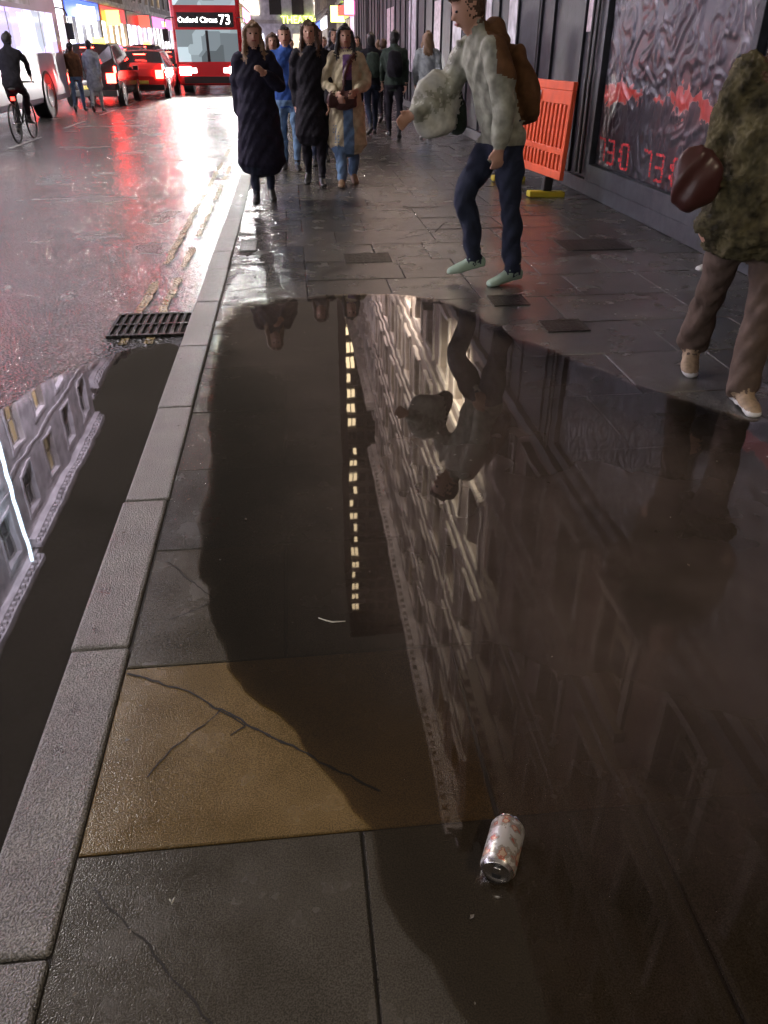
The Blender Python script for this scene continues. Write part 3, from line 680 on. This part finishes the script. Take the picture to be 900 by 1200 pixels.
def poster_mat(name):
    m,t,b=nt(name); N=t.nodes;L=t.links
    tc=N.new('ShaderNodeTexCoord'); sp=N.new('ShaderNodeSeparateXYZ'); L.new(tc.outputs['Object'],sp.inputs[0])
    n=N.new('ShaderNodeTexNoise'); n.inputs['Scale'].default_value=1.3; n.inputs['Detail'].default_value=5; n.inputs['Roughness'].default_value=.7; L.new(tc.outputs['Object'],n.inputs['Vector'])
    nw=N.new('ShaderNodeTexNoise'); nw.inputs['Scale'].default_value=2.1; nw.inputs['Detail'].default_value=4; L.new(tc.outputs['Object'],nw.inputs['Vector'])
    a=N.new('ShaderNodeMath');a.operation='MULTIPLY_ADD'; a.inputs[1].default_value=.8; a.inputs[2].default_value=-.4; L.new(n.outputs['Fac'],a.inputs[0])
    s=N.new('ShaderNodeMath');s.operation='ADD'; L.new(sp.outputs['Z'],s.inputs[0]); L.new(a.outputs[0],s.inputs[1])
    s2=N.new('ShaderNodeMath');s2.operation='SUBTRACT'; s2.inputs[1].default_value=1.12; L.new(s.outputs[0],s2.inputs[0])
    ab=N.new('ShaderNodeMath');ab.operation='ABSOLUTE'; L.new(s2.outputs[0],ab.inputs[0])
    wv=N.new('ShaderNodeMapRange'); wv.inputs[1].default_value=.38; wv.inputs[2].default_value=.62; wv.inputs[3].default_value=.06; wv.inputs[4].default_value=-.06; L.new(nw.outputs['Fac'],wv.inputs[0])
    a3=N.new('ShaderNodeMath');a3.operation='ADD'; L.new(ab.outputs[0],a3.inputs[0]); L.new(wv.outputs[0],a3.inputs[1])
    rp=N.new('ShaderNodeValToRGB'); L.new(a3.outputs[0],rp.inputs[0])
    rp.color_ramp.elements[0].position=.05; rp.color_ramp.elements[0].color=(.42,.05,.04,1)
    rp.color_ramp.elements[1].position=.058; rp.color_ramp.elements[1].color=(.34,.24,.23,1)
    e2=rp.color_ramp.elements.new(.066); e2.color=(.028,.03,.038,1)
    L.new(rp.outputs[0],b.inputs['Base Color']); b.inputs['Roughness'].default_value=.30; b.inputs['Specular IOR Level'].default_value=.75
    return m
M_post=poster_mat('torn_poster')
def poster(a,b,z0,z1,seed,amp=.022,m=M_post,n=100):
    x=X-.012
    V=[];F=[]; nz=int(n*(z1-z0)/(b-a)); nn_=noise.noise
    for j in range(nz+1):
        for i in range(n+1):
            u=a+(b-a)*i/n; z=z0+(z1-z0)*j/nz
            wx=nn_(Vector((u*2.5,z*2.5,9))); wz=nn_(Vector((u*2.5,z*2.5,5)))
            p=Vector((u*2.4+1.1*wx,z*2.0+seed+1.1*wz,seed)); h=0;am=1;fq=1.9
            for o in range(3):
                h+=am*(1-abs(nn_(p*fq))*2.2); am*=.6; fq*=2.1
            V.append((x-amp*max(0,h-.7)*.8,u,z))
    for j in range(nz):
        for i in range(n): q=j*(n+1)+i; F.append((q,q+1,q+n+2,q+n+1))
    mb=MB(); mb.add(V,F,0); return mb.obj('poster',[m],ho,smooth=True)
poster(6.36,9.3,.36,3.2,3.3,.019,n=160); poster(2.6,5.8,.36,3.2,9.1,.02,n=80)
M_red=mat('red_spray_paint_glow',(.50,.03,.035),.6,emis=(.6,.03,.04),es=.05,var=.8,vs=30)  # paint also carries a faint added glow of its own
gr=MB(); SEG={'7':'abc','3':'abgcd','0':'abcdef'}
def digit(ch,u0,z0,w_,h_,sh):
    P_={'a':((0,1),(1,1)),'b':((1,1),(1,.5)),'c':((1,.5),(1,0)),'d':((0,0),(1,0)),'e':((0,0),(0,.5)),'f':((0,.5),(0,1)),'g':((0,.5),(1,.5))}
    rs=random.Random(int(u0*100))
    def dab(s,z,r1,r2):
        uu=u0-s-sh*(z-z0); xx=X-.072
        gr.add([(xx,uu-r1,z-r2),(xx,uu+r1,z-r2*.8),(xx,uu+r1*.9,z+r2),(xx,uu-r1*.95,z+r2*.9)],[(0,1,2,3)])
    if ch==':':
        dab(w_*.4,z0+h_*.3,.022,.02); dab(w_*.4,z0+h_*.7,.022,.02); return
    for sg in SEG[ch]:
        (a0,b0),(a1,b1)=P_[sg]
        n=4
        for i in range(n):
            t_=(i+.5)/n; s=(a0+(a1-a0)*t_)*w_; z=z0+(b0+(b1-b0)*t_)*h_
            hz=abs(a1-a0)>0
            dab(s+rs.uniform(-.006,.006),z+rs.uniform(-.006,.006),(w_/n*.42 if hz else .020),( .013 if hz else h_/2/n*.42))
for base in (9.1,7.85):
    u=base
    for ch in '73:0':
        digit(ch,u,.42,.18,.22,-.12); u-=.12 if ch==':' else .28
gr.obj('graffiti',[M_red],ho,fixn=False)
M_pp=mat('pale_poster',(.6,.5,.55),.5,var=.3,vs=12); M_wp=mat('white_poster',(.6,.6,.65),.5,var=.35,vs=5)
pq=MB()
pq.box(X-.012,X-.006,9.98,10.17,1.65,2.05,0)
for (a,b,z0,z1,mi) in ((13.4,13.9,1.2,2.4,1),(15.1,15.5,.9,2.3,1),(17.5,18.6,1.0,2.6,1),(20,21,1.0,2.4,0),(24,25.5,.9,2.6,1),(29,31,1,2.6,0)): pq.box(X-.012,X-.006,a,b,z0,z1,mi)
pq.obj('small_posters',[M_pp,M_wp],ho)

# ------------------------------------------------------------ barrier
M_or=mat('orange_plastic',(.80,.12,.04),.4,var=.12,vs=6)
M_yb=mat('yellow_rubber',(.55,.45,.03),.6); M_rub=mat('black_rubber',(.02,.02,.02),.6)
ba=empty('plastic_barrier',(2.84,9.95,0),0); b=MB(); L=.95
b.box(-.025,.025,-L,L,.98,1.06); b.box(-.025,.025,-L,L,.20,.28)
b.box(-.025,.025,-L,-L+.07,.28,.98); b.box(-.025,.025,L-.07,L,.28,.98)
b.box(-.018,.018,-L+.07,L-.07,.86,.98)
b.box(-.02,.02,-L+.07,L-.07,.42,.48)
yy=-L+.13
while yy<L-.12: b.box(-.02,.02,yy,yy+.055,.28,.42);b.box(-.02,.02,yy,yy+.055,.48,.86); yy+=.105
b.obj('panel',[M_or],ba,bevel=.008)
b=MB()
for s in (-.6,.6): b.box(-.2,.2,s-.055,s+.055,0.0,.06,0); b.box(-.05,.05,s-.04,s+.04,.06,.20,1)
b.obj('feet',[M_yb,M_rub],ba,bevel=.012)
ba.rotation_euler=(0,rad(3),rad(6)); ba.scale=(1.1,1.05,1.12)
pw=MB(); pw.box(-.030,-.0265,-.16,.16,.88,.96); pw.obj('reflective_label',[mat('label',(.8,.6,.55),.3)],ba)

# ------------------------------------------------------------ can
M_al=mat('aluminium',(.75,.75,.76),.22,1)
m,t,bb=nt('can_print'); N=t.nodes;Lk=t.links
tc=N.new('ShaderNodeTexCoord'); n=N.new('ShaderNodeTexNoise'); n.inputs['Scale'].default_value=45; n.inputs['Detail'].default_value=3; Lk.new(tc.outputs['Object'],n.inputs['Vector'])
rp_=N.new('ShaderNodeValToRGB'); rp_.color_ramp.interpolation='CONSTANT'; rp_.color_ramp.elements[0].color=(.6,.6,.58,1); rp_.color_ramp.elements[1].position=.57; rp_.color_ramp.elements[1].color=(.42,.14,.10,1)
e=rp_.color_ramp.elements.new(.47); e.color=(.34,.32,.28,1); e=rp_.color_ramp.elements.new(.62); e.color=(.6,.45,.32,1)
Lk.new(n.outputs['Fac'],rp_.inputs[0]); Lk.new(rp_.outputs[0],bb.inputs['Base Color']); bb.inputs['Metallic'].default_value=.5; bb.inputs['Roughness'].default_value=.33
M_can=m
prof=[(-.0575,.0),(-.0535,.022),(-.0575,.0255),(-.0560,.027),(-.050,.0305),(-.046,.033),(.044,.033),(.050,.0305),(.0562,.0262),(.0578,.0268),(.0578,.0245),(.0545,.0240),(.0542,.0)]
V=[];n=40; c=MB()
for i,(a,rr_) in enumerate(prof):
    for j in range(n):
        th=2*math.pi*j/n; V.append((rr_*math.cos(th),a,rr_*math.sin(th)))
for i in range(len(prof)-1):
    fs=[(i*n+j,i*n+(j+1)%n,(i+1)*n+(j+1)%n,(i+1)*n+j) for j in range(n)]
    if i==0: c.add(V,fs,1)
    else:
        for f in fs: c.f.append(f); c.m.append(0 if 4<=i<=6 else 1); c.c.append(None)
ce=empty('drink_can',(.365,1.0,.034)); ce.rotation_euler=(rad(-3),0,rad(-26)); ce.scale=(1.14,1.14,1.14)
c.obj('can_body',[M_can,M_al],ce,smooth=True)
c=MB()
c.tube([(0,-.0560,-.004),(0,-.0562,-.014)],[(.009,.0012),(.008,.0012)],1,12,side=Vector((1,0,0)))
c.tube([(0,-.0565,.012),(0,-.0568,.002)],[(.007,.0012),(.006,.001)],0,12)
c.obj('pull_tab',[M_al,M_black],ce)
db=MB()
for (x,y_,l,a) in ((.04,1.83,.08,-.15),(2.0,2.72,.13,.1),(-.33,.97,.018,1)):  # first piece gives a neon-like reflection a solid pale shape
    dx=math.cos(a)*l/2;dy=math.sin(a)*l/2
    db.tube([(x-dx,y_-dy+.012,.009),(x,y_-.006,.0095),(x+dx,y_+dy,.009)],[.0018,.0025,.0015],0,8,res=.02)
db.obj('debris_and_glint',[mat('debris_glint_pale',(.55,.55,.48),.6)],smooth=True)

# ------------------------------------------------------------ bicycle
bi=empty('bicycle',cy); b=MB()
for y_ in (-.52,.52):
    b.torus((0,y_,.34),.325,.018,'X',0)
    for i in range(12):
        a=i*math.pi/6; b.cyl((0,y_,.34),(0,y_+.32*math.cos(a),.34+.32*math.sin(a)),.002,1,5)
    b.cyl((-.04,y_,.34),(.04,y_,.34),.02,1,10)
for p,q,r_ in (((0,-.05,.32),(0,-.17,.86),.016),((0,-.05,.32),(0,.40,.80),.018),((0,-.15,.80),(0,.38,.90),.016),((0,.37,.95),(0,.52,.34),.015),((0,-.05,.32),(0,-.52,.34),.011),((0,-.15,.80),(0,-.52,.34),.010),((-.26,.36,1.0),(.26,.36,1.0),.013),((0,.37,.95),(0,.36,1.0),.014),((-.1,-.05,.22),(.0,-.05,.32),.01),((.1,-.05,.42),(0,-.05,.32),.01)):
    b.cyl(p,q,r_,2,8)
b.tube([(0,-.30,.90),(0,-.17,.91),(0,-.04,.90)],[(.07,.03),(.05,.025),(.02,.02)],0,10,res=.05)
b.box(-.03,.03,-.36,-.32,.72,.78,3)
b.obj('frame_and_wheels',[M_rub,M_al,L_blk,em('bike_rear_light',(1,.03,.02),12)],bi,smooth=True)

# ------------------------------------------------------------ vehicles
E_tail=em('tail_light',(1,.03,.02),45); E_head=em('head_light',(1,.98,.95),70); M_plate=mat('number_plate',(.6,.5,.1),.4)
def car(loc,rz,paint,h=1.48,L=4.3,Wd=.88,cab=False):
    e=empty('car',loc,rz)
    st=[(-L/2,.62,.70,.72),(-L/2+.12,.88,.92,.94),(-L/2+.35,.93,1.10 if not cab else 1.3,1.12),(-L/2+.75,.95,h-.04,h),(-.1,.95,h,h+.02),(.55,.94,h-.06,h-.05),(L/2-1.35,.92,1.0,1.02),(L/2-.5,.84,.88,.90),(L/2-.1,.70,.74,.75),(L/2,.55,.6,.6)]
    b=MB();V=[];F=[];Mi=[]
    for i,(y_,zb,zr,zc) in enumerate(st):
        w_=Wd*(.90 if i in(0,len(st)-1) else 1); wr=w_*(.76 if 2<i<6 else .88)
        ring=[(-w_*.92,.28),(-w_,.5),(-w_,zb),(-wr,zr),(0,zc),(wr,zr),(w_,zb),(w_,.5),(w_*.92,.28)]
        V+=[(x,y_,z) for x,z in ring]
    n=9
    for i in range(len(st)-1):
        for j in range(n):
            f=(i*n+j,i*n+(j+1)%n,(i+1)*n+(j+1)%n,(i+1)*n+j)
            gl=(j in (2,5) and 2<=i<=5) or (j in (3,4) and i in (2,5) )
            F.append(f);Mi.append(1 if gl else 0)
    F.append(tuple(range(n)));Mi.append(0);F.append(tuple((len(st)-1)*n+j for j in range(n)));Mi.append(0)
    b.v=V;b.f=F;b.m=Mi;b.c=[None]*len(F)
    b.obj('body',[paint,M_glassd],e,smooth=False,bevel=.03)
    d=MB()
    for s in (1,-1):
        for y_ in (-L/2+.75,L/2-.8):
            d.cyl((s*(Wd-.17),y_,.32),(s*(Wd+.02),y_,.32),.32,0,24); d.cyl((s*(Wd+.0),y_,.32),(s*(Wd+.03),y_,.32),.19,1,12)
        d.box(s*(Wd-.32),s*(Wd-.06),-L/2-.03,-L/2+.16,.64,.90,2)
        d.box(s*(Wd-.1),s*(Wd-.04),-L/2+.08,-L/2+.2,.90,1.08,2)
        d.box(s*(Wd-.35),s*(Wd-.08),L/2-.16,L/2+.01,.55,.68,3)
        d.box(s*Wd,s*(Wd+.16),.75,.9,.92,1.05,4)
    d.box(-.26,.26,-L/2-.035,-L/2+.01,.48,.59,5); d.box(-Wd*.93,Wd*.93,-L/2-.08,-L/2+.1,.3,.46,4); d.box(-Wd*.9,Wd*.9,L/2-.1,L/2+.06,.28,.44,4)
    d.box(-.2,.2,-L/2+.42,-L/2+.46,h-.13,h-.1,2)
    if cab: d.box(-.2,.2,.1,.25,h+.02,h+.14,6)
    d.obj('wheels_and_lights',[M_rub,M_al,E_tail,E_head,L_blk,M_plate,E_yel],e,bevel=.01)
    return e
P_blk=mat('paint_black',(.012,.012,.014),.15,spec=.8); P_red=mat('paint_red',(.45,.02,.02),.2,spec=.8); P_sil=mat('paint_silver',(.35,.36,.38),.25,.5)
car((-5.05,33.2,-.08),0,P_red,Wd=.84); car((-5.95,29.4,-.08),0,P_blk,h=1.68,cab=True,Wd=.84); car((-8.35,34.5,-.08),0,P_red,h=1.5); car((-8.3,41,-.08),0,P_sil); car((-6.6,38.5,-.08),0,P_red,h=1.6); car((-5.9,47,-.08),0,P_blk); car((-8.0,53,-.08),0,P_blk,h=1.7,cab=True); car((-6.1,58,-.08),0,P_red)
BusR=mat('bus_red',(.50,.018,.022),.25,spec=.7); BusL=mat('bus_lilac',(.50,.46,.60),.3,spec=.7,var=.15,vs=.6)
BG=litglass('bus_window_lit',(1,.95,.85),(.35,.38,.45),1.6,1.0); BG2=litglass('bus_screen',(.5,.6,.65),(.15,.18,.2),1.2,1.3,True)
def bus(loc,rz,paint,adv,L=10.6,display=True,win=BG):
    e=empty('double_decker_bus',loc,rz); b=MB(); w2=1.26; hL=L/2
    b.box(-w2,w2,-hL,hL,.32,4.36,0); b.obj('body',[paint],e,bevel=.16)
    d=MB()
    o=.006
    d.box(-1.12,1.12,hL-.02,hL+o,1.10,2.12,1); d.box(-1.12,1.12,hL-.02,hL+o,2.88,4.02,1)
    d.box(-1.02,1.02,hL-.02,hL+o*2,2.2,2.66,4)
    d.box(-1.0,1.0,hL-.02,hL+o,.40,.62,4); d.box(-.05,.05,hL,hL+.03,1.1,2.1,4)
    for s in (1,-1):
        d.box(s*.72,s*1.12,hL-.02,hL+.02,.68,.94,5); d.box(s*.5,s*.7,hL-.02,hL+.02,.74,.9,6)
        d.tube([(s*1.15,hL,2.5),(s*1.42,hL+.2,2.45),(s*1.45,hL+.22,2.1)],[.02,.02,.02],4,8,res=.1); d.box(s*1.36,s*1.56,hL+.17,hL+.24,1.75,2.15,4)
        y_=-hL+.5
        while y_<hL-1.2:
            d.box(s*(w2-.02),s*(w2+o),y_,y_+1.28,1.45,2.35,2); d.box(s*(w2-.02),s*(w2+o),y_,y_+1.28,3.0,3.85,2); y_+=1.36
        d.box(s*(w2-.02),s*(w2+o),-hL+.8,hL-2.6,2.45,2.92,3)
        for y_ in (-hL+2.2,hL-2.4):
            d.cyl((s*(w2-.35),y_,.5),(s*(w2+.02),y_,.5),.50,4,28); d.cyl((s*(w2+.0),y_,.5),(s*(w2+.04),y_,.5),.27,7,16)
            d.torus((s*(w2+.0),y_,.5),.53,.035,'X',4)
        d.box(s*.95,s*1.18,-hL-.02,-hL+.02,.9,1.3,8)
    d.box(-1.0,1.0,-hL-o,-hL+.02,3.0,3.8,2)
    d.obj('details',[D_blk,BG2,win,adv,L_blk,E_head,E_white,M_al,E_tail],e,bevel=.004)
    if display:
        text('route_number','73',.44,(-.70,hL+.02,2.42),(90,0,180),E_white,e); text('destination','Oxford Circus',.24,(.28,hL+.02,2.42),(90,0,180),E_white,e)
    return e
bus((-2.9,39.2,-.08),180,BusR,E_pink)
bus((-7.45,20.6,-.08),0,BusL,mat('advert_panel',(.5,.5,.6),.4,var=.6,vs=1.5),win=litglass('bus_window_side',(.8,.85,1),(.5,.4,.8),2.0,1.0),display=False)
for s in (-.9,.9):
    light('headlamp','SPOT',(-2.9+s,33.7,.75),(-2.5+s*.5,12,-.1),700,(1,.97,.95),None,.12,70,.5)

# ------------------------------------------------------------ added street lamps, wall light and facade floods
def added_lamp(x,y,dirx,h,power,col,arm=1.6):  # unseen posts, added to light the road, kerb and pavement
    e=empty('added_street_lamp',(x,y,0)); b=MB()
    b.tube([(0,0,0),(0,0,1.0),(0,0,1.05),(0,0,h)],[.09,.085,.055,.04],0,14,cap=False)
    b.tube([(0,0,h),(dirx*.4,0,h+.25),(dirx*arm,0,h+.3)],[.04,.035,.03],0,10,res=.1)
    b.box(min(dirx*arm,dirx*(arm+.6)),max(dirx*arm,dirx*(arm+.6)),-.14,.14,h+.24,h+.36,0)
    b.box(min(dirx*(arm+.08),dirx*(arm+.52)),max(dirx*(arm+.08),dirx*(arm+.52)),-.1,.1,h+.225,h+.24,1)
    b.obj('post',[M_iron,em('added_lamp_glow',col,25,True)],e)
    light('added_lamp_light','SPOT',(x+dirx*(arm+.3),y,h+.18),(x+dirx*(arm+.6),y,0),power,col,None,.25,150,.8)
added_lamp(-9.95,11,1,8,4400,(1,.96,.88)); added_lamp(-9.95,36,1,8,3400,(1,.93,.84)); added_lamp(-9.95,-10,1,8,2600,(1,.88,.74))
e=empty('added_wall_lantern',(3.6,-2.2,6.2)); b=MB(); b.cyl((0,0,0),(0,0,.4),.16,1,12,.2); b.cyl((0,0,.4),(0,0,.5),.22,0,12,.05); b.box(-.02,.36,-.03,.03,.2,.25,0); b.obj('added_lantern',[M_iron,em('added_lantern_glow',(1,.75,.5),6,True)],e)  # added out of view behind the camera to warm the near pavement
light('added_lantern_light','SPOT',(3.4,-2.2,6.1),(.2,1.2,0),420,(1,.82,.60),None,.25,90,.9)
for y_,p,c in ((7.5,260,(1,.72,.5)),(18,6500,(1,.86,.68)),(27,6500,(1,.82,.72)),(36,8000,(1,.78,.76))):  # added spots that brighten the right facades for the puddle reflection
    e=empty('added_floodlight',(3.0,y_,3.75)); b=MB(); b.box(-.12,.12,-.16,.16,0,.12,0); b.box(.1,.6,-.03,.03,-.05,0,0); b.obj('housing',[L_blk],e)
    light('facade_fill','SPOT',(2.6,y_,3.95),(3.9,y_+.8,12),p,c,None,.1,130,.9)
for y_ in (12,23,36):  # added lilac spots that brighten the left facades for the gutter reflection
    e=empty('added_floodlight',(-11.7,y_,4.3)); b=MB(); b.box(-.12,.12,-.16,.16,0,.12,0); b.box(.1,1.4,-.03,.03,0,.05,0); b.obj('housing',[L_blk],e)
    light('facade_fill','SPOT',(-10.2,y_,4.6),(-12.5,y_,12),23000,(.90,.80,1),None,.15,140,.9)
# ------------------------------------------------------------ camera
cd=bpy.data.cameras.new('Camera'); cam=bpy.data.objects.new('Camera',cd); COL.objects.link(cam)
cd.sensor_fit='VERTICAL'; cd.sensor_height=36; cd.lens=27; cd.clip_start=.05; cd.clip_end=1500
cam.location=(0,0,1.5); cam.rotation_euler=(rad(90-31.2),0,rad(-6.2))
S.camera=cam
